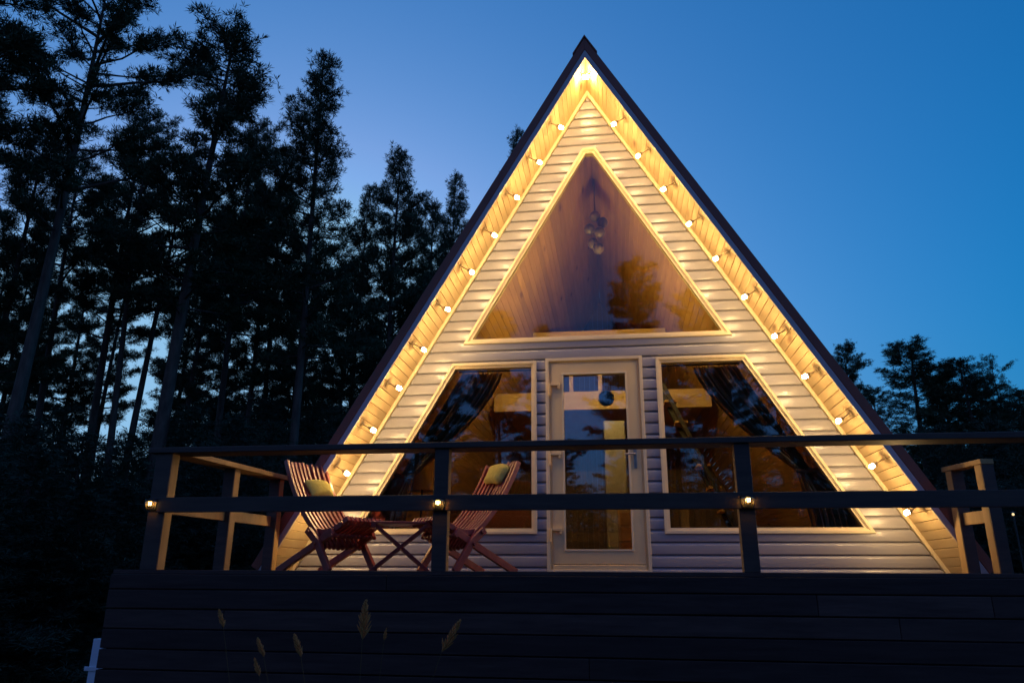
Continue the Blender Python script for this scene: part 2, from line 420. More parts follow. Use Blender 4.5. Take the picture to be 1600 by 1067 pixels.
XZ = lambda x, z, y: (x, y, z)
def window(name, poly, gmat='glass'):
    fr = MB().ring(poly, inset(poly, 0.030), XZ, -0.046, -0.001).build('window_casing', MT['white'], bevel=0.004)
    top = cab(fr); top.name = name
    ins = MB().ring(inset(poly, 0.0295), inset(poly, 0.040), XZ, -0.034, 0.05)
    ins.ring(inset(poly, 0.0395), inset(poly, 0.056), XZ, -0.026, 0.05)
    s = ins.build('sash', MT['white'], top, bevel=0.0025)
    p = MB().prism(inset(poly, 0.050), XZ, 0.004, 0.018).build('pane', MT[gmat], top)
    for o in (s, p): o.matrix_parent_inverse = Matrix.Identity(4)
    return top
win_g = window('gable_window', GAB, 'glass_gable')
win_g['label'] = 'tall triangular window filling the upper gable'
win_r = window('window', WIN_R); win_r['label'] = 'slanted window right of the door with a brown striped curtain behind it'
win_l = window('window', WIN_L); win_l['label'] = 'slanted window left of the door, behind the chairs'

# door
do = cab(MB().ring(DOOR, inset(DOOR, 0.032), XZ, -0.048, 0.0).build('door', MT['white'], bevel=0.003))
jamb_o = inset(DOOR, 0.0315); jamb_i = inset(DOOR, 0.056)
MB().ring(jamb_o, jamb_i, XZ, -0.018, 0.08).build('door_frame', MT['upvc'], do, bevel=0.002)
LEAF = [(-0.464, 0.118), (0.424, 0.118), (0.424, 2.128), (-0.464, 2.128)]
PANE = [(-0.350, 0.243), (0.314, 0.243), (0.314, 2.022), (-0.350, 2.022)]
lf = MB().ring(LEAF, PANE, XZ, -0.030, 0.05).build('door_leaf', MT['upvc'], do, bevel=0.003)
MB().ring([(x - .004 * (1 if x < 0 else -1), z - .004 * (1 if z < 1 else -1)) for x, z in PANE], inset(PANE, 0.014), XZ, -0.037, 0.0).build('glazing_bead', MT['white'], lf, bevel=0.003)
MB().prism(inset(PANE, 0.002), XZ, 0.006, 0.022).build('door_pane', MT['glass_door'], do)
MB().box((-0.468, -0.040, DZ + 0.004), (0.426, 0.06, 0.112)).build('threshold', MT['upvc'], do, bevel=0.006)
for zz in (0.40, 1.14, 1.86):
    h = MB().tube([(-0.481, -0.060, zz - 0.075), (-0.481, -0.060, zz + 0.055)], 0.011, 12)
    h.box((-0.478, -0.058, zz + 0.030), (-0.372, -0.034, zz + 0.055)); h.box((-0.396, -0.056, zz + 0.0), (-0.376, -0.034, zz + 0.0295))
    h.box((-0.500, -0.056, zz - 0.05), (-0.482, -0.046, zz + 0.04))
    h.build('hinge', MT['upvc'], do, bevel=0.002)
hd = MB().box((0.352, -0.040, 1.03), (0.384, -0.0305, 1.25)); hd.tube([(0.368, -0.038, 1.17), (0.368, -0.075, 1.17), (0.352, -0.082, 1.168), (0.262, -0.082, 1.164)], 0.009, 10)
hd.tube([(0.368, -0.044, 1.08), (0.368, -0.038, 1.08)], 0.009, 10)
hd.build('handle', MT['steel'], do, bevel=0.002)
for o in do.children: o.matrix_parent_inverse = Matrix.Identity(4)

# roof ------------------------------------------------------------
def on_slope(sg, s, perp, y):                  # s down the slope from the soffit apex, perp outwards
    return (sg * (s * SK + perp * CK), y, HF - s * CK + perp * SK)
SLEN = (HF - DZ) / CK + 0.02
rs = random.Random(11)
def slab(mb, sg, p0, p1, y0, y1, s1=SLEN):
    """a layer of one roof slope, mitred at the ridge"""
    c = []
    for y in (y0, y1):
        for (perp, end) in ((p0, 0), (p0, 1), (p1, 1), (p1, 0)):
            s = s1 - perp * math.tan(R(30)) * 0 if end else -perp * CK / SK
            c.append(on_slope(sg, s, perp, y))
    mb.hexa(c)
roof = cab(MB().build('roof', MT['roof'])) if False else None
mb = MB()
for sg in (-1, 1): slab(mb, sg, 0.052, 0.132, -OV - 0.022, BACK + 0.3)
roof = cab(mb.build('roof', MT['roof'], bevel=0.004))
mb = MB()
for sg in (-1, 1):
    for k_ in range(16):                       # standing seams of the covering
        y = -OV + 0.15 + k_ * 0.45
        slab(mb, sg, 0.1325, 0.150, y, y + 0.02)
seam = mb.build('roof_seam', MT['roof'], roof); seam.matrix_parent_inverse = Matrix.Identity(4)
mb = MB()
for sg in (-1, 1):
    c = []
    for y in (-OV - 0.034, BACK + 0.31):
        for s, p_ in ((-0.1335 * CK / SK, 0.1335), (0.02, 0.1335), (0.02, 0.145), (-0.145 * CK / SK, 0.145)): c.append(on_slope(sg, s, p_, y))
    mb.hexa(c)
rc = mb.build('ridge_cap', MT['roof'], roof); rc.matrix_parent_inverse = Matrix.Identity(4)
mb = MB()
for sg in (-1, 1): slab(mb, sg, -0.002, 0.050, -OV - 0.018, -OV + 0.004)
cab(mb.build('fascia', MT['fascia'], bevel=0.003))
# soffit boards run from the wall out to the fascia
for sg in (-1, 1):
    mb = MB(); s = 0.0; i = 0; wdt = 0.0885
    while s < SLEN:
        e = min(s + wdt - 0.0065, SLEN); mb.tone = rs.random()
        p0 = 0.0 if s > 0 else 0.0
        c = []
        for y in (-OV + 0.0045, 0.02):
            c += [on_slope(sg, s, 0.0, y), on_slope(sg, e, 0.0, y), on_slope(sg, e, 0.016, y), on_slope(sg, s if i else s - .016 * CK / SK, 0.016, y)]
        mb.hexa(c); s += wdt; i += 1
    cab(mb.build('soffit', MT['soffit'], bevel=0.0015))
    mb = MB(); slab(mb, sg, 0.0165, 0.0515, -OV + 0.005, BACK)
    cab(mb.build('roof_deck', MT['inner_pine']))
    # thin pale bead where soffit meets siding
    mb = MB(); c = []
    for y in (-0.045, 0.003):
        c += [on_slope(sg, 0.052, -0.036, y), on_slope(sg, SLEN, -0.036, y), on_slope(sg, SLEN, -0.0005, y), on_slope(sg, 0.001, -0.0005, y)]
    mb.hexa(c); cab(mb.build('corner_trim', MT['white'], bevel=0.003))
# inside: sloping pine lining, back wall, floor, loft
HI = 5.467 - 0.14 / SK
for sg in (-1, 1):
    mb = MB(); s = 0.0
    while s < HI / CK:
        mb.tone = rs.random(); c = []
        for y in (0.142, BACK - 0.1):
            for ss, pp in ((s, 0.0), (s + 0.091, 0.0), (s + 0.091, 0.012), (s, 0.012)):
                c.append((sg * (ss * SK + pp * CK), y, HI - ss * CK + pp * SK))
        mb.hexa(c); s += 0.095
    cab(mb.build('ceiling_lining', MT['inner_pine'], bevel=0.002))
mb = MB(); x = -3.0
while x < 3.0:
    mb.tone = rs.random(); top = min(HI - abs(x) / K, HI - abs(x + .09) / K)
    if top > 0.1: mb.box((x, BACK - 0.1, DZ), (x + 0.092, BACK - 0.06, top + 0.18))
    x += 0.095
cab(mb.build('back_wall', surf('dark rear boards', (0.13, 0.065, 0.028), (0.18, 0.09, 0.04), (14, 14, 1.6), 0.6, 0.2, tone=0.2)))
mb = MB(); x = -2.99
while x < 2.99:
    mb.tone = rs.random(); mb.box((x, 0.141, DZ - 0.04), (x + .117, BACK - .1, DZ - 0.004)); x += 0.12
cab(mb.build('floor', MT['inner_pine']))
cab(MB().box((-3.08, 0.02, GZ - 0.1), (3.08, BACK - 0.03, DZ - 0.045)).build('foundation', surf('grey concrete', (0.22, 0.21, 0.20), (0.30, 0.29, 0.27), (5, 5, 5), 0.9, 0.4, 0.01)))
LY = 3.0
mb = MB(); mb.box((-1.56, LY, 2.30), (1.56, LY + 0.09, 2.57)); cab(mb.build('loft_beam', MT['timber'], bevel=0.006))
mb = MB(); mb.box((-1.50, LY + 0.0905, 2.42), (1.50, BACK - 0.11, 2.56)); cab(mb.build('loft_floor', MT['inner_pine']))
mb = MB(); mb.box((-0.98, LY + 0.01, 3.42), (0.98, LY + 0.06, 3.50))
for x in (-0.84, -0.42, 0.0, 0.42, 0.84): mb.box((x - 0.03, LY + 0.015, 2.571), (x + 0.03, LY + 0.055, 3.419))
cab(mb.build('loft_railing', MT['timber'], bevel=0.004))
mb = MB(); mb.box((-3.0, BACK - 0.055, DZ - .1), (3.0, BACK - 0.03, 1.0)); P_ = [(-3.1, DZ - .1), (3.1, DZ - .1), (0.0, HI + .12)]
mb = MB().prism(P_, lambda u, v, d: (u, d, v), BACK - 0.055, BACK - 0.03); cab(mb.build('rear_gable', MT['siding']))

# unseen tube lamp added to brighten the rooms; tie beam only carries it
mb = MB(); mb.box((-1.45, 0.70, 2.45), (1.45, 0.76, 2.56)); cab(mb.build('added_tie_beam', MT['timber'], bevel=0.004))
wl = empty('added_tube_lamp', (0.0, 0.73, 2.561)); tag(wl, 'unseen tube lamp added inside above the door to brighten the rooms', 'lamp')
MB().box((-0.40, -0.02, 0.0), (0.40, 0.02, 0.012)).build('lamp_base', MT['white'], wl)
MB().tube([(-0.38, 0.0, 0.04), (0.38, 0.0, 0.04)], 0.022, 12).build('tube', emit('added lamp tube', (1.0, 0.68, 0.18), ADDED_LAMP_POWER), wl, smooth=True)
# things inside the cabin
def curtain(name, sg, label):
    """curtain hung from the window head and tied back at the slanted edge"""
    top_in, tie, foot = 1.02, (2.06, 1.02), 2.30
    NU, NV = 90, 60; v = []; uv = []
    for j in range(NV + 1):
        t = j / NV; zt_ = 2.13 - t * (2.13 - 0.16)
        if zt_ > tie[1]:
            q = (2.13 - zt_) / (2.13 - tie[1]); xin = top_in + (tie[0] - 0.10 - top_in) * (q ** 1.45)
        else:
            q = (tie[1] - zt_) / (tie[1] - 0.16); xin = tie[0] - 0.10 + 0.10 * math.sin(q * 1.6)
        xout = max(xin + 0.16, (4.70 - zt_) * K - 0.02)
        xout = min(xout, xin + 0.95 if zt_ > tie[1] else xin + .42)
        if zt_ <= tie[1]: xout = xin + 0.20 + 0.25 * min(1, (tie[1] - zt_) / .3)
        for i in range(NU + 1):
            u = i / NU; amp = 0.028 + 0.02 * (1 - abs(1 - 2 * min(1, abs(zt_ - tie[1]))))
            v.append((sg * (xin + (xout - xin) * u), 0.24 + amp * math.sin(u * 2 * math.pi * 8 + .6 * math.sin(3 * t)), zt_)); uv.append((u, t))
    W_ = NU + 1
    f = [(j * W_ + i, j * W_ + i + 1, (j + 1) * W_ + i + 1, (j + 1) * W_ + i) for j in range(NV) for i in range(NU)]
    e = empty(name, (sg * 2.0, 0.24, DZ)); tag(e, label, 'curtain')
    o = from_np('drape', v, f, MT['curtain'], e, smooth=True); o.matrix_parent_inverse = Matrix.Translation((-sg * 2.0, -0.24, -DZ))
    l_ = o.data.uv_layers.new(name='UVMap'); li = np.zeros(len(o.data.loops), dtype=np.int32); o.data.loops.foreach_get('vertex_index', li)
    l_.data.foreach_set('uv', np.array(uv, dtype=np.float32)[li].ravel())
    r = MB().tube([(sg * 0.66, 0.24, 2.15), (sg * 1.50, 0.24, 2.15)], 0.012, 10).build('curtain_rod', MT['dark_metal'], e); r.matrix_parent_inverse = Matrix.Translation((-sg * 2.0, -0.24, -DZ))
    tb = MB().tube([(sg * (tie[0] - .12), 0.19, tie[1]), (sg * (tie[0] + .0), 0.175, tie[1] - .02), (sg * (tie[0] + .12), 0.19, tie[1] + 0.02)], 0.018, 8).build('tieback', MT['curtain'], e); tb.matrix_parent_inverse = Matrix.Translation((-sg * 2.0, -0.24, -DZ))
curtain('curtain', 1, 'dark brown curtain with thin pale stripes tied back behind the right window')
curtain('curtain', -1, 'dark brown curtain with thin pale stripes tied back behind the left window')
# pendant of glass globes high in the gable
pe = empty('pendant_lamp', (0.03, 1.3, 4.0)); tag(pe, 'unlit cluster of pale globes hanging high behind the gable window', 'pendant lamp')
mb = MB(); mb.tube([(0, 0, 0.55), (0, 0, 1.05)], 0.006, 6); mb.build('cord', MT['dark_metal'], pe)
for dx, dy, dz in ((0, 0, .5), (.09, .03, .42), (-.08, .02, .33), (.05, -.06, .24), (-.04, .05, .14), (.03, 0, .04)):
    g = MB().lathe([(0.001, -.075), (.035, -.066), (.062, -.04), (.074, 0), (.062, .04), (.035, .066), (.001, .075)], (dx, dy, dz), n=16); g.build('globe', MT['smoked'], pe, smooth=True)
# round plaque inside the door glass
pl = empty('round_plaque', (0.10, 0.06, 1.77)); tag(pl, 'small round plaque with a pale rim hanging inside the door glass', 'plaque')
MB().lathe([(0.001, -.004), (.070, -.004), (.070, .004), (.001, .004)], (0, 0, 0), (0, 1, 0), 36).build('disc', surf('blue grey plaque', (.10, .14, .19), (.3, .36, .42), (22, 22, 22), .5, 0), pl)
MB().lathe([(0.071, -.009), (.083, -.009), (.083, .008), (.071, .008), (.071, -.009)], (0, 0, 0), (0, 1, 0), 36).build('rim', MT['timber'], pl, smooth=False)
so = empty('sofa', (-1.35, 1.45, DZ)); tag(so, 'rust brown sofa standing inside behind the left window', 'sofa')
MB().box((-0.65, -0.40, 0.10), (0.65, 0.40, 0.40)).build('seat', MT['fabric'], so, bevel=0.05)
MB().box((-0.65, 0.22, 0.401), (0.65, 0.42, 0.82)).build('backrest', MT['fabric'], so, bevel=0.05)
for x in (-0.74, 0.655): MB().box((x, -0.40, 0.08), (x + .09, 0.42, 0.58)).build('armrest', MT['fabric'], so, bevel=0.03)
for x in (-0.6, 0.6):
    for y_ in (-.33, .33): MB().box((x - .03, y_ - .03, 0), (x + .03, y_ + .03, 0.0995)).build('leg', MT['timber'], so)
p_ = at_y(660, 750, 0.75)
fl = empty('floor_lamp', (p_[0], 0.75, DZ)); tag(fl, 'unlit floor lamp with a pale tapered shade behind the left window', 'floor lamp')
MB().lathe([(.001, 0), (.12, 0), (.12, .015), (.012, .03), (.010, p_[2] - DZ + .02), (.001, p_[2] - DZ + .03)], (0, 0, 0), n=20).build('stand', MT['dark_metal'], fl, smooth=False)
MB().lathe([(.14, p_[2] - DZ - .12), (.10, p_[2] - DZ + .13), (.096, p_[2] - DZ + .13), (.136, p_[2] - DZ - .12), (.14, p_[2] - DZ - .12)], (0, 0, 0), n=28).build('lamp_shade', MT['shade'], fl, smooth=True)
cb = empty('tall_cabinet', (0.18, 2.3, DZ)); tag(cb, 'tall pale cabinet standing inside behind the glass door', 'cabinet')
MB().box((-0.14, 0, 0.0), (0.14, 0.5, 1.95)).build('carcass', MT['cabinet'], cb, bevel=0.004)
for za, zc in ((0.05, 0.95), (0.97, 1.92)): MB().box((-0.13, -0.018, za), (0.13, -0.001, zc)).build('cabinet_door', MT['cabinet'], cb, bevel=0.004)
dr = empty('drawer_chest', (0.28, 1.5, DZ)); tag(dr, 'narrow wooden drawer chest low behind the glass door', 'chest of drawers')
MB().box((-0.10, 0, 0), (0.10, 0.4, 0.72)).build('carcass', MT['timber'], dr, bevel=0.004)
for k_ in range(4): MB().box((-0.075, -0.014, 0.03 + k_ * .17), (0.075, -0.001, 0.18 + k_ * .17)).build('drawer', MT['inner_pine'], dr, bevel=0.004)
ld = empty('loft_ladder', (1.35, 2.4, DZ)); tag(ld, 'dark slanting ladder to the loft seen through the right window', 'ladder')
for yy in (0.0, 0.42): MB().beam((-0.5, yy, 2.45), (0.55, yy, 0.0), 0.05, 0.10, (0, 1, 0)).build('stringer', MT['dark_metal'], ld)
for k_ in range(8):
    t = (k_ + .7) / 8.5; MB().box((-0.5 + 1.05 * (1 - t) - .08, 0.026, 2.45 * t), (-0.5 + 1.05 * (1 - t) + .08, 0.394, 2.45 * t + .03)).build('rung', MT['inner_pine'], ld)

# ------------------------------------------------------------------ bulbs under the soffit
BY = -0.48
def ordn(i): return ('first', 'second', 'third', 'fourth', 'fifth', 'sixth', 'seventh', 'eighth', 'ninth', 'tenth', 'eleventh')[i]
rs = random.Random(21)
proto = None
globe_prof = [(0.76 * a_, 0.82 * b_) for a_, b_ in [(0.0105, -0.010), (0.017, -0.004), (0.0235, 0.010), (0.0265, 0.024), (0.0245, 0.037), (0.0165, 0.047), (0.001, 0.051)]]
for sg, side in ((-1, 'left'), (1, 'right')):
    for i in range(11):
        s = 0.818 + 0.4780 * i
        o = np.array(on_slope(sg, s, 0.0, BY + rs.uniform(-.006, .006)))
        if proto is None:
            proto = empty('light_bulb')
            MB().lathe([(0.001, 0.0), (0.028, 0.0), (0.028, 0.008), (0.006, 0.012), (0.006, 0.085), (0.012, 0.088), (0.0235, 0.104), (0.0245, 0.124), (0.0235, 0.124), (0.020, 0.108), (0.006, 0.100)], (0, 0, 0), n=16).build('socket', MT['socket'], proto, smooth=False)
            MB().lathe(globe_prof, (0, 0, 0.124), n=16).build('globe', MT['bulb'], proto, smooth=True)
            root = proto
        else:
            root = proto.copy(); COL.objects.link(root)
            for ch in proto.children:
                c = ch.copy(); COL.objects.link(c); c.parent = root
        inward = Vector((-sg * CK, 0, -SK)) + Vector((rs.uniform(-.08, .08), rs.uniform(-.1, .1), rs.uniform(-.05, .05)))
        root.location = o; root.rotation_euler = inward.to_track_quat('Z', 'Y').to_euler()
        tag(root, f'{ordn(i)} lit bulb from the ridge down the {side} soffit', 'light bulb', 'warm bulbs along the gable soffit')
root = empty('light_fitting', (0, BY, HF - 0.10)); tag(root, 'lit fitting with two bulbs right under the ridge of the gable', 'light fitting', 'warm bulbs along the gable soffit')
for sg in (-1, 1):
    MB().lathe([(0.001, 0.0), (0.026, 0.0), (0.026, 0.01), (0.015, 0.014), (0.0155, 0.040), (0.011, 0.044)], (sg * 0.055, 0, -0.0), (-sg * .72, 0, -.7), n=16).build('socket', MT['socket'], root)
    MB().lathe(globe_prof, (sg * 0.055 - sg * .72 * .045, 0, -.7 * .052), (-sg * .45, 0, -.9), n=16).build('globe', MT['bulb'], root, smooth=True)
# ------------------------------------------------------------------ deck and its railing
FY = -2.30
deck = empty('deck', (0, FY, GZ)); tag(deck, 'raised terrace deck with dark horizontal skirt boards', 'deck')
def wparent(o, p): o.parent = p; o.matrix_parent_inverse = Matrix.Translation(-Vector(p.location)); return o
mb = MB(); rs = random.Random(5); y = FY + 0.0
while y < -0.06:
    mb.tone = rs.random(); mb.box((-3.48, y, DZ - 0.028), (5.6, y + 0.115, DZ)); y += 0.12
wparent(mb.build('deck_floor', MT['deckwood'], bevel=0.003), deck)
mb = MB(); z = DZ - 0.030
k_ = 0
while z > GZ + 0.02:
    mb.tone = rs.random(); h = 0.1235 if k_ else 0.098; yy = FY - 0.024 - rs.uniform(0, .004)
    cut = [-3.475] + sorted(rs.uniform(-2.6, 4.8) for _ in range(2)) + [5.6]
    for xa, xb in zip(cut[:-1], cut[1:]):       # boards butt end to end
        mb.tone = rs.random(); mb.box((xa + .0015, yy - rs.uniform(0, .003), z - h + rs.uniform(-.0015, .0015)), (xb - .0015, FY - 0.0005, z))
    z -= h + 0.0085; k_ += 1
wparent(mb.build('skirt', MT['deckwood'], bevel=0.004), deck)
mb = MB(); z = DZ - 0.030; k_ = 0
while z > GZ + 0.02:
    mb.tone = rs.random(); h = 0.1235 if k_ else 0.098
    mb.box((-3.475, FY + 0.0005, z - h), (-3.45, 0.6, z)); z -= h + 0.0085; k_ += 1
wparent(mb.build('side_skirt', MT['deckwood'], bevel=0.004), deck)
mb = MB(); mb.box((-3.44, FY + 0.004, GZ - 0.05), (5.6, FY + 0.05, DZ - 0.03)); wparent(mb.build('backing', MT['black']), deck)

mb = MB(); z = DZ - 0.030; k_ = 0
while z > GZ + 0.02:
    mb.tone = rs.random(); h = 0.1235 if k_ else 0.098
    mb.box((5.575, FY + 0.0005, z - h), (5.6, 0.0, z)); z -= h + 0.0085; k_ += 1
wparent(mb.build('side_skirt', MT['deckwood'], bevel=0.004), deck)
def rail(name, label):
    e = empty(name, (0, FY, DZ)); tag(e, label, 'railing'); return e
RT = 0.918; CAPH = 0.042
rl = rail('deck_railing', 'dark timber railing along the front and left edge of the deck')
def post(e, x0, x1, y0, y1, top=RT - CAPH):
    o = wparent(MB().box((x0, y0 + 0.0145, DZ), (x1, y1, top - 0.0005)).build('post', MT['rail_lit'], bevel=0.003), e)
    c = MB().box((x0 - 0.001, y0, DZ), (x1 + 0.001, y0 + 0.014, top - 0.0005)).build('shade_board', MT['rail_shaded'], o, bevel=0.003); return o  # dark board added so the post front looks shaded beside its lit sides
post(rl, -3.278, -3.150, FY, FY + 0.105)
post(rl, -1.118, -1.017, FY, FY + 0.10)
post(rl, 0.968, 1.068, FY, FY + 0.10)
post(rl, 3.07, 3.17, FY, FY + 0.10)
post(rl, 5.2, 5.3, FY, FY + 0.10)
mb = MB(); mb.box((-3.335, FY - 0.022, RT - CAPH), (5.6, FY + 0.19, RT)); wparent(mb.build('cap_rail', MT['rail_shaded'], bevel=0.005), rl)
mb = MB(); mb.box((-3.200, FY - 0.026, 0.437), (5.6, FY - 0.0005, 0.545)); wparent(mb.build('mid_rail', MT['rail_shaded'], bevel=0.004), rl)
# left side: posts and rails running back to the eave
LA, LB = np.array([-3.15, FY + 0.10]), np.array([-3.005, -0.64])
ldir = (LB - LA) / np.linalg.norm(LB - LA); lnor = np.array([ldir[1], -ldir[0]])   # lnor points to +x (into the deck)
if lnor[0] < 0: lnor = -lnor
def side_box(mb, a, dirv, nor, t0, t1, o0, o1, z0, z1):
    P = [a + dirv * t + nor * o for t, o in ((t0, o0), (t1, o0), (t1, o1), (t0, o1))]
    mb.hexa([(p[0], p[1], z0) for p in P] + [(p[0], p[1], z1) for p in P]); return mb
Ltot = np.linalg.norm(LB - LA)
for t0 in (0.735, Ltot - 0.09):
    o = wparent(side_box(MB(), LA, ldir, lnor, t0 + 0.0145, t0 + 0.09, -0.10, -0.0005, DZ, RT - CAPH - .0005).build('post', MT['rail_lit'], bevel=0.003), rl)
    side_box(MB(), LA, ldir, lnor, t0, t0 + 0.014, -0.101, 0.0005, DZ, RT - CAPH - .0005).build('shade_board', MT['rail_shaded'], o, bevel=0.003)  # added dark front, shade put into its colour
wparent(side_box(MB(), LA, ldir, lnor, 0.092, Ltot + 0.02, -0.16, 0.035, RT - CAPH, RT - 0.001).build('cap_rail', MT['rail_lit'], bevel=0.004), rl)
wparent(side_box(MB(), LA, ldir, lnor, 0.012, Ltot - 0.10, -0.070, -0.045, 0.437, 0.530).build('mid_rail', MT['rail_lit'], bevel=0.004), rl)
# right side
rr = rail('deck_railing', 'short timber railing on the right side of the deck beside the eave')
RA, RB = np.array([3.055, -1.12]), np.array([2.965, -0.66])
rdir = (RB - RA) / np.linalg.norm(RB - RA); rnor = np.array([-rdir[1], rdir[0]])
if rnor[0] > 0: rnor = -rnor                    # into the deck
Rt = np.linalg.norm(RB - RA)
for t0 in (0.0, Rt - 0.09):
    o = wparent(side_box(MB(), RA, rdir, rnor, t0 + 0.0145, t0 + 0.09, -0.10, -0.0005, DZ, RT - CAPH - .0005).build('post', MT['rail_lit'], bevel=0.003), rr)
    side_box(MB(), RA, rdir, rnor, t0, t0 + 0.014, -0.101, 0.0005, DZ, RT - CAPH - .0005).build('shade_board', MT['rail_shaded'], o, bevel=0.003)  # same added dark front standing in for shade
wparent(side_box(MB(), RA, rdir, rnor, -0.005, Rt + 0.04, -0.105, 0.006, RT - CAPH, RT - 0.001).build('cap_rail', MT['rail_lit'], bevel=0.004), rr)
wparent(side_box(MB(), RA, rdir, rnor, 0.091, Rt - 0.091, -0.060, -0.030, 0.425, 0.525).build('mid_rail', MT['rail_lit'], bevel=0.004), rr)

# solar fence lamps
def solar(x, z, label, copy=None):
    if copy is None:
        e = empty('fence_lamp')
        MB().box((-0.036, -0.012, -0.045), (0.036, -0.0005, 0.045)).build('back_plate', MT['black'], e, bevel=0.006)
        mb = MB(); N = 20; P = [(0.048 * math.cos(math.pi * k / N), -0.062 * math.sin(math.pi * k / N)) for k in range(N + 1)]
        mb.prism(P, lambda u, v, d: (u, v - 0.0125, 0.020 + d), 0.0, 0.012); mb.build('canopy', MT['black'], e, bevel=0.002)
        MB().lathe([(0.0485, 0.0), (0.0485, 0.005), (0.045, 0.005), (0.045, 0.0), (0.0485, 0.0)], (0, -0.0126, 0.0145), (0, 0, 1), 24, 0, 2 * math.pi).build('rim', MT['steel'], e)
        MB().lathe([(0.0135, -0.010), (0.0165, -0.004), (0.0165, 0.004), (0.011, 0.011), (0.001, 0.0135)], (0, -0.045, 0.004), (0, -1, 0), 14).build('led', MT['led'], e, smooth=True)
        mb = MB()
        for k in range(9):
            a = math.pi * (0.08 + 0.84 * k / 8); c_, s_ = math.cos(a), math.sin(a)
            mb.tube([(0.044 * c_, -0.0135 - 0.056 * s_, 0.012), (0.040 * c_, -0.0135 - 0.050 * s_, -0.02), (0.026 * c_, -0.0135 - 0.030 * s_, -0.048)], 0.0032, 6)
        mb.build('diffuser', surf('amber ribs', (.32, .22, .08), (.42, .3, .12), (20, 20, 20), .3, 0, spec=.6), e, smooth=True)
    else:
        e = copy.copy(); COL.objects.link(e)
        for ch in copy.children:
            c = ch.copy(); COL.objects.link(c); c.parent = e
    e.location = (x, FY - 0.0265, z); tag(e, label, 'fence lamp', 'small lit lamps on the front railing'); return e
s0 = solar(-1.068, 0.484, 'small lit fence lamp on the post in front of the pair of chairs')
solar(1.018, 0.485, 'small lit fence lamp on the post in front of the right window', s0)
e = solar(-3.245, 0.496, 'small lit fence lamp on the left corner post of the deck', s0); e.location.y = FY - 0.0005

# ------------------------------------------------------------------ deck furniture
def curved(pts, wd, ht, side, mb, knob=False):
    """a stick swept through points in the x-z plane at y = side"""
    P = [np.array((x, side, z)) for x, z in pts]
    for a, b in zip(P[:-1], P[1:]): pass
    vs = []
    for i, p in enumerate(P):
        d = P[min(i + 1, len(P) - 1)] - P[max(i - 1, 0)]; d /= np.linalg.norm(d); nn = np.array((-d[2], 0, d[0])) * ht / 2
        vs += [p + nn + (0, -wd / 2, 0), p + nn + (0, wd / 2, 0), p - nn + (0, wd / 2, 0), p - nn + (0, -wd / 2, 0)]
    fs = [(0, 1, 2, 3), tuple(4 * (len(P) - 1) + k for k in (3, 2, 1, 0))]
    for i in range(len(P) - 1):
        for k in range(4): fs.append((4 * i + k, 4 * i + 4 + k, 4 * i + 4 + (k + 1) % 4, 4 * i + (k + 1) % 4))
    mb.add(vs, fs); return mb
def bez(p0, p1, p2, n_=9):
    return [((1 - t) ** 2 * p0[0] + 2 * t * (1 - t) * p1[0] + t * t * p2[0], (1 - t) ** 2 * p0[1] + 2 * t * (1 - t) * p1[1] + t * t * p2[1]) for t in [i / (n_ - 1) for i in range(n_)]]
def make_chair(label):
    e = empty('slatted_chair'); tag(e, label, 'chair', 'red brown slatted chairs on the deck'); rs = random.Random(8)
    nb = 10; pitch_ = 0.052
    for i in range(nb):                        # back sticks
        y = (i - (nb - 1) / 2) * pitch_; mb = MB(); mb.tone = rs.random(); u = abs(i - (nb - 1) / 2) / ((nb - 1) / 2)
        topz = 0.96 + 0.015 * rs.random()
        curved(bez((-0.47 + .035 * u, topz), (-0.30 + .03 * u, 0.58), (0.015, 0.315 + .02 * u)) + [(0.06, 0.262 + .01 * u), (0.115, 0.185 + .012 * rs.random())], 0.030, 0.044, y, mb)
        mb.build('back_slat', MT['chair'], e, bevel=0.004)
    for i in range(nb - 1):                    # seat sticks lie between them
        y = (i - (nb - 2) / 2) * pitch_; mb = MB(); mb.tone = rs.random(); u = abs(i - (nb - 2) / 2) / ((nb - 2) / 2)
        curved(bez((-0.075, 0.355 + .02 * u), (0.14, 0.215 + .03 * u), (0.38, 0.43)), 0.032, 0.048, y, mb)
        mb.build('seat_slat', MT['chair'], e, bevel=0.004)
    for sy in (-1, 1):
        y = sy * 0.275; mb = MB(); mb.tone = .4
        curved([(-0.03, 0.345), (0.10, 0.235), (0.26, 0.0)], 0.038, 0.060, y, mb); mb.build('front_leg', MT['chair'], e, bevel=0.004)
        y = sy * 0.245; mb = MB(); mb.tone = .5
        curved([(0.25, 0.325), (0.02, 0.205), (-0.40, 0.0)], 0.038, 0.060, y, mb); mb.build('rear_leg', MT['chair'], e, bevel=0.004)
    for x, z, hw in ((0.0, 0.325, .30), (0.085, 0.225, .30), (0.245, 0.290, .26), (-0.275, 0.60, .255), (0.345, 0.385, .25)):
        # one turned rod: knobs at both ends, beads between the slats where it runs under the seat
        prof_ = [(0.001, -hw - .012), (.015, -hw - .012), (.018, -hw), (.015, -hw + .012), (.010, -hw + .016)]
        if x in (0.085, 0.245):
            for i in range(9):
                y = (i - 4) * pitch_; prof_ += [(.010, y - .020), (.018, y - .012), (.020, y), (.018, y + .012), (.010, y + .020)]
        prof_ += [(.010, hw - .016), (.015, hw - .012), (.018, hw), (.015, hw + .012), (.001, hw + .012)]
        mb = MB(); mb.tone = .3; mb.lathe(prof_, (x, 0, z), (0, 1, 0), 10); mb.build('cross_rod', MT['chair'], e)
    return e
def copy_tree(o):
    c = o.copy(); COL.objects.link(c)
    for ch in o.children:
        d = ch.copy(); COL.objects.link(d); d.parent = c
    return c
ch1 = make_chair('slatted chair nearest the left eave, its tall back leaning to the left')
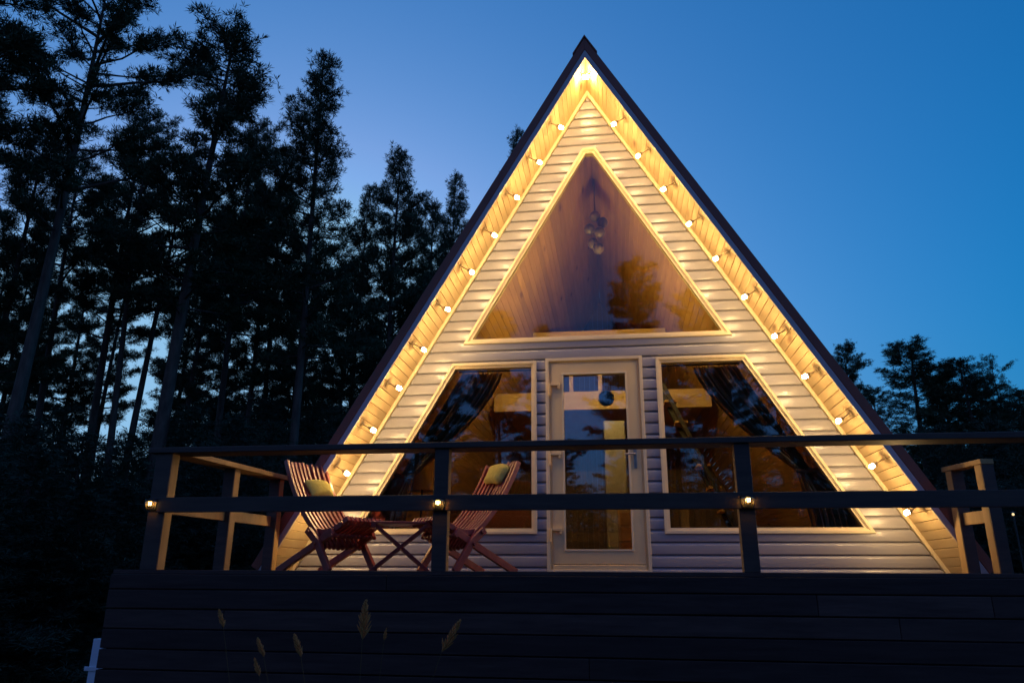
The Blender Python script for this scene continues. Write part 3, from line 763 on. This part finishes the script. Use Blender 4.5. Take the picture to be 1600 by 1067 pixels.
ch1.location = (-2.34, -0.98, DZ); ch1.rotation_euler = (0, 0, R(-25))
ch2 = copy_tree(ch1); tag(ch2, 'slatted chair between the small table and the door, its back leaning to the right')
ch2.location = (-1.18, -0.92, DZ); ch2.rotation_euler = (0, 0, R(180 + 46))
def cushion(label, chair, s_, off, rx=0.0, sz=(0.15, 0.105, 0.05)):
    NU, NV = 28, 14; v = []
    rs_ = np.random.default_rng(int(abs(off * 1000)) + 5)
    for j in range(NV + 1):
        b = -math.pi / 2 + math.pi * j / NV
        for i in range(NU):
            a = 2 * math.pi * i / NU
            c = lambda q, p_: math.copysign(abs(q) ** p_, q)
            x = c(math.cos(a), .45) * c(math.cos(b), .55); y = c(math.sin(a), .45) * c(math.cos(b), .55); z = c(math.sin(b), 1.0)
            z *= 1 - 0.55 * max(abs(x), abs(y)) ** 5
            wob = 1 + 0.05 * math.sin(5 * a + off * 9) + 0.03 * math.sin(9 * a)
            v.append((x * sz[0] * wob, y * sz[1] * wob, z * sz[2]))
    f = [(j * NU + i, j * NU + (i + 1) % NU, (j + 1) * NU + (i + 1) % NU, (j + 1) * NU + i) for j in range(NV) for i in range(NU)]
    o = from_np('cushion', v, f, MT['cushion'], smooth=True); tag(o, label, 'cushion', 'olive cushions on the chairs')
    # lies on the front of the back rest: local axes x across, y up the back, z out of it
    pos = bez((-0.45, 0.965), (-0.285, 0.58), (0.015, 0.325), 21)
    p0, p1 = pos[s_], pos[s_ + 2]
    up = Vector((p0[0] - p1[0], 0, p0[1] - p1[1])).normalized(); ac = Vector((0, 1, 0)); out = ac.cross(up)
    if out.x < 0: out = -out; 
    ac = up.cross(out)
    m = Matrix((ac, up, out)).transposed().to_4x4(); m.translation = Vector((p0[0], off, p0[1])) + out * (sz[2] * 0.75)
    cm = Matrix.Translation(chair.location) @ Matrix.Rotation(chair.rotation_euler[2], 4, 'Z')
    o.matrix_world = cm @ m @ Matrix.Rotation(rx, 4, 'Z')
cushion('small olive cushion low on the back of the left chair', ch1, 7, 0.06, 0.05)
cushion('small olive cushion at the top of the back of the right chair', ch2, 3, 0.0, -0.12)

tb = empty('side_table', (-1.70, -1.05, DZ), R(16)); tag(tb, 'low folding wooden side table with crossed legs between the two chairs', 'side table')
for yy in (-0.17, 0.17):
    for sg in (-1, 1):
        mb = MB(); mb.tone = 0.3 + .1 * sg; y2 = yy + sg * 0.0135
        mb.beam((sg * 0.245, y2, 0.0), (-sg * 0.225, y2, 0.385), 0.0265, 0.062, (0, 1, 0)); mb.build('leg', MT['chair'], tb, bevel=0.004)
for i in range(9):
    mb = MB(); mb.tone = random.Random(i).random(); y = -0.20 + i * 0.05
    mb.box((-0.255, y - 0.018, 0.388), (0.255, y + 0.018, 0.407)); mb.build('top_slat', MT['chair'], tb, bevel=0.004)
mb = MB()
for x in (-0.235, 0.235): mb.box((x - .018, -0.215, 0.352), (x + .018, 0.215, 0.3875))
mb.build('apron', MT['chair'], tb, bevel=0.004)
mb = MB(); mb.tube([(0, -0.20, 0.198), (0, 0.20, 0.198)], 0.009, 10); mb.build('pivot_rod', MT['chair'], tb)

# ------------------------------------------------------------------ pale post left of the deck
pp = empty('white_post', (-4.41, -1.0, GZ)); tag(pp, 'pale painted metal post with brackets standing left of the deck', 'post')
MB().box((-0.048, -0.03, 0), (0.048, 0.03, 0.96)).build('shaft', MT['palemetal'], pp, bevel=0.004)
MB().box((-0.085, -0.04, 0.70), (0.05, -0.031, 0.735)).build('bracket', MT['palemetal'], pp, bevel=0.003)
MB().box((0.049, -0.02, 0.90), (0.16, 0.02, 0.925)).build('bracket', MT['palemetal'], pp, bevel=0.003)
MB().box((0.049, -0.02, 0.715), (0.16, 0.02, 0.735)).build('bracket', MT['palemetal'], pp, bevel=0.003)
p_ = at_y(1583, 803, 11)
gl = empty('garden_lamp', (p_[0], 11, GZ)); tag(gl, 'tiny lit garden lamp far off among the right hand trees', 'garden lamp')
MB().tube([(0, 0, 0), (0, 0, p_[2] - GZ - .035)], 0.02, 8).build('pole', MT['dark_metal'], gl)
MB().lathe([(0.001, -.035), (.022, -.024), (.026, 0), (.018, .02), (.001, .028)], (0, 0, p_[2] - GZ), n=12).build('lamp_globe', emit('far lamp', (1, .72, .35), 1.3), gl, smooth=True)
MB().lathe([(0.001, .06), (.06, .04), (.06, .034), (.001, .045)], (0, 0, p_[2] - GZ), n=12).build('lamp_cap', MT['dark_metal'], gl)

# ------------------------------------------------------------------ trees
def pine_mesh(seed, H, crown0, rad, nb, shape, tuft=0.30, dens=1.0, fin=1.0, droop=0.1, bend=0.3, blades=11, tipup=0.5, r0=0.17, s0=0.30):
    """trunk with limbs (one mesh) and a crown of needle tufts (one mesh); crown0 = height where the crown starts, as a fraction"""
    g = np.random.default_rng(seed); tr = MB()
    ts = np.linspace(0, 1, 16); ph = g.uniform(0, 6.28)
    def axis(t): return np.array([bend * math.sin(2.2 * t + ph) - bend * math.sin(ph), bend * .8 * math.cos(1.7 * t + ph) - bend * .8 * math.cos(ph), H * t])
    tr.tube([axis(t) for t in ts], [r0 * (1 - t) ** .8 * (1.25 if t == 0 else 1) + 0.012 for t in ts], 10)
    C = []; D = []
    clump = g.uniform(0, 6.28, 4)
    for b in range(nb):
        t = crown0 + (1 - crown0) * ((b + g.uniform(0, 1)) / nb) ** (0.85)
        q = (t - crown0) / (1 - crown0); L = rad * shape(q) * g.uniform(0.55, 1.12)
        az = b * 2.39996 + g.uniform(-.5, .5)
        L *= 0.82 + 0.30 * math.sin(az * 1 + clump[int(q * 3.99)])
        if L < 0.15: L = 0.15
        el = (-droop + (0.25 + tipup * q) * 1.0) + g.uniform(-.18, .18)
        base = axis(min(t, .985)); P = []; m = 6
        d = np.array([math.cos(az) * math.cos(el), math.sin(az) * math.cos(el), math.sin(el)])
        for k in range(m):
            s = k / (m - 1); P.append(base + d * L * s + np.array([0, 0, (0.12 + .1 * q) * L * s * s * (1 if droop < .3 else -1)]) + g.normal(0, .03, 3) * L * s)
        tr.tube(P, [max(0.008, 0.020 * L * (1 - .8 * k / (m - 1))) for k in range(m)], 5, cap=False)
        nt_ = max(3, int(L * 14 * dens))
        for k in range(nt_):
            s = s0 + (1 - s0) * (k + g.uniform(0, 1)) / nt_; i0 = min(int(s * (m - 1)), m - 2); fr = s * (m - 1) - i0
            p0 = P[i0] * (1 - fr) + P[i0 + 1] * fr
            side = g.normal(0, 1, 3); side[2] = side[2] * .5 + .35; side /= np.linalg.norm(side)
            tl = (0.22 + 0.30 * L * (1.05 - s)) * g.uniform(.6, 1.1); p1 = p0 + (side * .75 + d * .5) * tl
            tr.tube([p0, p1], [0.009, 0.005], 3, cap=False)
            for e in range(max(2, int(tl / 0.11))):
                f = (e + 1) / max(2, int(tl / 0.11)); C.append(p0 + (p1 - p0) * f + g.normal(0, .05, 3)); D.append(side * .6 + d * .5 + np.array([0, 0, .45]))
    for k in range(10):                        # leader
        C.append(axis(1.0) + np.array([0, 0, -.09 * k]) + g.normal(0, .04, 3)); D.append(np.array([0, 0, 1.0]))
    C = np.array(C); D = np.array(D); D /= np.linalg.norm(D, axis=1)[:, None]
    nC = len(C); B = blades
    c = np.repeat(C, B, 0); dd = np.repeat(D, B, 0) * .55 + g.normal(0, .58, (nC * B, 3)); dd /= np.linalg.norm(dd, axis=1)[:, None]
    ln = tuft * g.uniform(.55, 1.1, (nC * B, 1)); wv = np.cross(dd, g.normal(0, 1, (nC * B, 3))); wv /= np.linalg.norm(wv, axis=1)[:, None] + 1e-9
    wd = tuft * g.uniform(.035, .065, (nC * B, 1))
    v = np.stack([c, c + dd * ln * .55 + wv * wd, c + dd * ln, c + dd * ln * .55 - wv * wd], 1).reshape(-1, 3)
    f = np.arange(nC * B * 4).reshape(-1, 4)
    return tr, v, f, np.repeat(g.uniform(0, 1, nC), B)
SH = dict(
    open_=lambda q: (0.55 + 0.55 * math.sin(math.pi * min(1, q * 1.05) ** .8)) * (1 if q < .8 else max(.45, 1 - 2.2 * (q - .8))),
    full=lambda q: 1.0 * (1 - q) ** .55 * (0.75 + .25 * math.sin(9 * q)) + .16,
    spire=lambda q: 0.95 * (1 - q) ** .85 + 0.10,
    spruce=lambda q: 1.0 * (1 - q) ** .95 + 0.05)
KINDS = {}
def kind(name, mat, *a, **k):
    tr, v, f, tone = pine_mesh(*a, **k)
    t = tr.build('trunk', MT['bark'], smooth=True, fix=False); c = from_np('crown', v, f, MT[mat], tone=tone)
    KINDS[name] = (t.data, c.data, a[1]); bpy.data.objects.remove(t); bpy.data.objects.remove(c)
kind('open1', 'needle', 1, 19.0, 0.56, 2.9, 54, SH['open_'], 0.215, 1.35, bend=.5, s0=.48)
kind('open2', 'needle', 2, 19.0, 0.62, 2.5, 44, SH['open_'], 0.215, 1.15, bend=.4, s0=.45)
kind('full1', 'needle', 3, 19.0, 0.45, 2.6, 92, SH['full'], 0.215, 1.5, s0=.38)
kind('full2', 'needle', 4, 19.0, 0.50, 2.4, 78, SH['full'], 0.215, 1.4, s0=.40)
kind('spire1', 'needle', 5, 18.0, 0.40, 2.4, 110, SH['spire'], 0.205, 1.5, bend=.2, r0=.14)
kind('spire2', 'needle', 6, 18.0, 0.34, 2.7, 120, SH['spire'], 0.205, 1.45, bend=.2, r0=.14)
kind('sparse', 'needle', 7, 18.0, 0.42, 2.3, 44, SH['open_'], 0.24, 0.8, bend=.3, r0=.12)
kind('spruce', 'needle2', 8, 7.0, 0.03, 1.9, 130, SH['spruce'], 0.21, 1.3, droop=.35, bend=.1, tipup=.3, r0=.09)
def plant(kd, px, py, dist, wide=1.0, label='', group='pines behind the cabin', mirror=False, rz=None, lean=0.0, name='pine_tree', cat='pine tree'):
    v = ray(px, py); hd_ = math.hypot(v[0], v[1]); p = CAMPOS + v * (dist / hd_); H = p[2] - GZ
    if mirror:                                 # seen as a reflection in the window plane y = 0
        p = np.array([p[0], -p[1], p[2]])
    tm, cm, h0 = KINDS[kd]; e = empty(name, (p[0], p[1], GZ), (px * 1.7 % 6.28) if rz is None else rz)
    s = H / h0; ws = wide * (0.45 + .55 * s); e.scale = (ws, ws, s)
    if lean: e.rotation_euler = (0, lean, e.rotation_euler[2])
    for nm, me in (('trunk', tm), ('crown', cm)):
        o = bpy.data.objects.new(nm, me); COL.objects.link(o); o.parent = e
    tag(e, label, cat, group); return e
GL = 'forest pines left of the cabin'; GRR = 'forest pines right of the cabin'; GB = 'trees across the clearing that the panes reflect'
LEFT = [
 ('open1', 8, -70, 17, 1.15, 'tall pine at the left edge, its crown running out of the top corner'),
 ('open1', 158, -12, 19, 1.05, 'tall pine with a slanting bare trunk and a broad crown near the top left'),
 ('full1', 345, 38, 22, 1.35, 'dense tall pine with a flat ragged top, second crown from the left'),
 ('spire1', 516, 104, 24, 1.12, 'slender pointed pine with a thin pale trunk above the left end of the rail'),
 ('spire2', 632, 232, 29, 1.08, 'bushy pointed pine between the slender pine and the roof edge'),
 ('spire1', 705, 280, 33, .85, 'small pointed pine tip close against the left roof edge'),
 ('spire1', 801, 212, 34, .8, 'pine whose topmost sprig peeks over the upper left roof slope'),
 ('full2', 242, 175, 27, 1.0, 'pine filling the gap between the slanting pine and the dense flat topped pine'),
 ('full1', 60, 215, 25, 1.0, 'dense pine behind the leftmost trunk'),
 ('full2', 408, 190, 28, .9, 'pine close behind the right flank of the flat topped pine'),
 ('open2', 255, 262, 25, .9, 'pine with a thin dark bare trunk, left one of the close pair'),
 ('open2', 272, 250, 26.5, .9, 'pine with a thin dark bare trunk, right one of the close pair'),
 ('open2', 155, 240, 27, .9, 'pine with a straight dark trunk left of the close pair'),
 ('open2', 455, 262, 31, .9, 'pine half hidden left of the slender pointed pine'),
 ('spire2', 572, 290, 30, .85, 'dark pine right behind the slender pointed pine'),
 ('full2', 672, 325, 37, .9, 'far pine low behind the bushy pointed pine'),
 ('full1', -40, 130, 24, 1.0, 'pine cut by the left edge of the picture'),
 ('full2', 110, 330, 38, 1.0, 'far pine low at the left between two trunks'),
 ('full1', 330, 340, 36, 1.0, 'far pine behind the trunk of the flat topped pine'),
 ('spire2', 490, 370, 38, 1.0, 'far pine behind the pale thin trunk'),
 ('full2', 610, 400, 42, 1.0, 'far pine low down beside the roof edge'),
 ('full1', 205, 380, 41, 1.0, 'far pine behind the close pair of trunks'),
 ('full2', 20, 380, 36, 1.0, 'far pine low at the left edge'),
 ('open2', 395, 330, 34, .9, 'far thin trunked pine right of the flat topped pine'),
 ('full1', 470, 430, 44, 1.2, 'farthest pine behind the foot of the slender pointed pine'),
 ('full2', 540, 420, 46, 1.2, 'farthest pine between the slender pine and the bushy pointed pine'),
 ('full1', 300, 430, 44, 1.2, 'farthest pine left of the grey trunk'),
 ('full2', 140, 440, 44, 1.2, 'farthest pine behind the straight dark trunk'),
 ('full1', 380, 400, 42, 1.2, 'farthest pine behind the right flank of the flat topped pine'),
 ('full2', 65, 420, 40, 1.2, 'farthest pine behind the slanting trunk'),
 ('full1', 425, 300, 30, .9, 'dense pine between the flat topped pine and the slender pointed pine'),
 ('full1', 655, 430, 44, 1.1, 'farthest pine close beside the left roof slope'),
]
for kd, px, py, ds, wd, lb in LEFT: plant(kd, px, py, ds, wd, lb, GL, lean=0.05 if px == 158 else 0)
UNDER = [(-30, 637, 16), (40, 655, 18), (95, 637, 24), (140, 677, 17), (165, 690, 26), (215, 682, 22), (265, 655, 25), (310, 637, 22), (360, 655, 19), (405, 628, 26), (440, 664, 22), (475, 650, 27), (520, 637, 25), (560, 637, 30), (590, 655, 26), (70, 700, 14), (0, 720, 13), (250, 730, 17), (330, 700, 18), (400, 720, 17), (470, 720, 20), (540, 680, 24), (120, 770, 13), (190, 760, 15), (-60, 682, 12)]
NEAR = ['behind the leftmost trunk', 'left of the slanting trunk', 'between two dark trunks at the left', 'in front of the dark gap at the left', 'under the gap of bright sky', 'below the close pair of trunks',
        'right of the close pair of trunks', 'behind the grey trunk', 'right of the grey trunk', 'behind the corner of the rail', 'left of the pale thin trunk', 'behind the pale thin trunk', 'right of the pale thin trunk',
        'left of the eave', 'close behind the left eave', 'low at the far left', 'lowest in the left corner', 'left of the corner post', 'behind the left railing', 'behind the short side rail', 'behind the left chair',
        'just left of the roof foot', 'left of the deck skirt', 'behind the corner post lamp', 'half out of the left edge']
for (px, py, ds), nr in zip(UNDER, NEAR):
    plant('spruce', px, py, ds, 1.25, 'young dark spruce ' + nr, 'young spruces under the pines', name='spruce_tree', cat='spruce')
for px, py, ds, nr in [(30, 640, 30, 'deep in the wood at the far left'), (85, 650, 33, 'deep in the wood left of the straight dark trunk'), (235, 650, 31, 'deep in the wood under the close pair of trunks'), (290, 640, 34, 'deep in the wood behind the grey trunk'),
                       (345, 630, 32, 'deep in the wood above the left end of the rail'), (385, 640, 35, 'deep in the wood above the short side rail'), (425, 630, 33, 'deep in the wood left of the pale trunk'), (455, 645, 36, 'deep in the wood close to the pale trunk'), (500, 640, 34, 'deep in the wood right of the pale trunk'), (545, 645, 36, 'deep in the wood beside the roof foot')]:
    plant('spruce', px, py, ds, 1.7, 'young dark spruce ' + nr, 'young spruces under the pines', name='spruce_tree', cat='spruce')
RIGHT = [
 ('full1', 1322, 545, 36, .9, 'dark pine showing just over the lower right roof slope'),
 ('full2', 1352, 610, 34, .9, 'bushy pine hugging the lower right roof edge'),
 ('full1', 1424, 536, 40, 1.6, 'tallest broad pine right of the cabin'),
 ('full2', 1506, 566, 42, 1.5, 'broad pine right of the tallest one'),
 ('sparse', 1556, 558, 46, .9, 'thin airy pine with a visible trunk near the right edge'),
 ('full2', 1598, 632, 40, 1.0, 'low pine at the right edge of the picture'),
 ('full1', 1466, 600, 46, 1.0, 'pine filling the gap between the two broad right hand pines'),
 ('full2', 1455, 575, 43, 1.4, 'broad pine just behind the tallest right pine'),
 ('full1', 1535, 600, 44, 1.4, 'broad pine left of the airy pine'),
 ('full1', 1578, 615, 43, 1.3, 'broad low pine right of the airy pine'),
 ('full2', 1650, 590, 38, 1.0, 'pine just beyond the right edge of the picture')]
for kd, px, py, ds, wd, lb in RIGHT: plant(kd, px, py, ds, wd, lb, GRR)
for (px, py, ds), nr in zip([(1400, 690, 34), (1450, 670, 32), (1500, 680, 30), (1545, 660, 32), (1590, 680, 28), (1380, 740, 30), (1470, 760, 26), (1530, 750, 25), (1600, 760, 24)],
                            ['right of the roof foot', 'under the tallest right pine', 'above the right side railing', 'under the airy pine', 'at the right edge above the rail', 'behind the right eave', 'behind the right side posts', 'right of the side railing', 'beside the tiny far lamp']):
    plant('spruce', px, py, ds, 1.5, 'young dark spruce ' + nr, 'young spruces under the pines', name='spruce_tree', cat='spruce')
# trees across the clearing: they stand behind the viewpoint and show only as reflections in the panes
REFL = [('full1', 1000, 415, 26, 1.1, 'big pine whose reflection darkens the right half of the gable window'), ('full2', 1075, 455, 30, 1.1, 'pine reflected at the right foot of the gable window'),
        ('full2', 765, 490, 30, 1, 'pine reflected at the left foot of the gable window'), ('spire1', 838, 508, 34, .9, 'small pine reflected low left in the gable window'),
        ('full1', 705, 540, 26, 1.1, 'pine reflected at the top of the left window'), ('open1', 655, 560, 24, 1.1, 'pine reflected along the slanted edge of the left window'),
        ('open2', 780, 580, 28, 1, 'pine reflected beside the left window frame'), ('full2', 600, 640, 24, 1, 'pine reflected low in the left window corner'),
        ('full2', 880, 690, 34, 1, 'pine reflected low in the door glass'), ('full1', 968, 640, 32, 1, 'pine reflected at the right of the door glass'),
        ('full1', 1120, 500, 26, 1.1, 'pine reflected in the top of the right window'), ('full2', 1200, 520, 24, 1.1, 'pine reflected in the middle of the right window'),
        ('full1', 1290, 560, 24, 1.1, 'pine reflected at the right end of the right window'), ('open1', 1060, 560, 30, 1, 'pine reflected at the left of the right window')]
for kd, px, py, ds, wd, lb in REFL: plant(kd, px, py, ds, wd, lb, GB, mirror=True)

for i, (px, py, nr) in enumerate([(600, 720, 'at the left end'), (670, 700, 'left of the middle'), (740, 690, 'facing the right chair'), (830, 740, 'facing the left door jamb'), (900, 760, 'facing the door'), (975, 740, 'facing the right door jamb'),
                                  (1050, 700, 'facing the left edge of the right pane'), (1120, 690, 'facing the middle of the right window'), (1190, 700, 'right of the middle'), (1260, 690, 'facing the foot of the right window'), (1340, 700, 'at the right end')]):
    plant('spruce', px, py, 24 + (i * 5) % 9, 1.6, 'young spruce reflected low in the panes, ' + nr, GB, mirror=True, name='spruce_tree', cat='spruce')

# ------------------------------------------------------------------ grass
def seed_grass(px, py, Y, length, tilt, label, seed, thin=1.0):
    """one dry grass stalk; (px, py) is the foot of its seed head"""
    p = at_y(px, py, Y); g = np.random.default_rng(seed)
    e = empty('grass_stalk', (p[0] - tilt * .5, Y, GZ)); tag(e, label, 'grass stalk', 'dry grass stalks in front of the deck')
    o = np.array([p[0] - tilt * .5, Y, GZ]); top = p - o
    pts = [np.array([tilt * .5 * t ** 2.2, 0.0, top[2] * t]) for t in np.linspace(0, 1, 9)]; d = pts[-1] - pts[-2]; d /= np.linalg.norm(d)
    d = np.array([tilt * 1.3, 0.1, 1.0]); d /= np.linalg.norm(d)
    tip = pts[-1] + d * length
    MB().tube(pts + [tip], [0.0016 - 0.0001 * k for k in range(9)] + [0.0004], 5).build('stem', MT['straw'], e, smooth=True)
    mb = MB(); nS = 52
    for k in range(nS):
        t = k / nS; c = pts[-1] + d * length * t; az = k * 2.4; r = thin * length * 0.25 * (1 - t) ** .6 * g.uniform(.7, 1.2)
        s = np.array([math.cos(az), math.sin(az), 0.0]); a = c; b = c + s * r * .75 + d * r * 1.25
        mb.tube([a, a * .4 + b * .6, b], [0.0005, 0.0017 * length / .06, 0.0004], 5, cap=False)
    mb.build('seed_head', MT['seed'], e, smooth=True)
GR = [(349, 980, -5.5, .050, -.35, 'leftmost dry grass head leaning left before the deck skirt'),
      (412, 1026, -5.6, .050, -.40, 'faint grass head leaning left between the leftmost head and the fuller brown one'),
      (470, 1026, -5.7, .055, -.35, 'fuller brown grass head leaning left, third from the left'),
      (566, 999, -5.75, .085, 0.0, 'tallest upright grass head with clear spikelets'),
      (600, 1000, -5.5, .030, .10, 'tiny grass head just right of the tallest one'),
      (690, 1018, -5.6, .085, .45, 'loose grass head leaning right, last on the right'),
      (405, 1056, -5.6, .045, -.35, 'dim grass head low at the bottom edge')]
for i, (px, py, Y_, ln, tl, lb) in enumerate(GR): seed_grass(px, py, Y_, ln, tl, lb, i + 1)
g = np.random.default_rng(9); nB = 16000
bx = g.uniform(-9, 7, nB); by = g.uniform(-6.6, 1.5, nB); ok = ~((bx > -3.5) & (by > FY - .05)); bx, by = bx[ok], by[ok]; nB = len(bx)
az = g.uniform(0, 6.28, nB); hh = g.uniform(.12, .42, nB); lx = g.normal(0, .1, nB); ly = g.normal(0, .1, nB)
gz = GZ + 0.06 * np.sin(bx * .7 + 1.3) * np.cos(by * .6) - 0.02
ww = .006
v = np.stack([np.stack([bx - ww * np.cos(az), by - ww * np.sin(az), gz], 1), np.stack([bx + ww * np.cos(az), by + ww * np.sin(az), gz], 1),
              np.stack([bx + lx * .4 + ww * .6 * np.cos(az), by + ly * .4, gz + hh * .6], 1), np.stack([bx + lx, by + ly, gz + hh], 1)], 1).reshape(-1, 3)
tag(from_np('meadow_grass', v, np.arange(nB * 4).reshape(-1, 4), MT['grass'], tone=g.uniform(0, 1, nB)), 'rough dark grass growing round the foot of the deck', 'grass', kind='stuff')
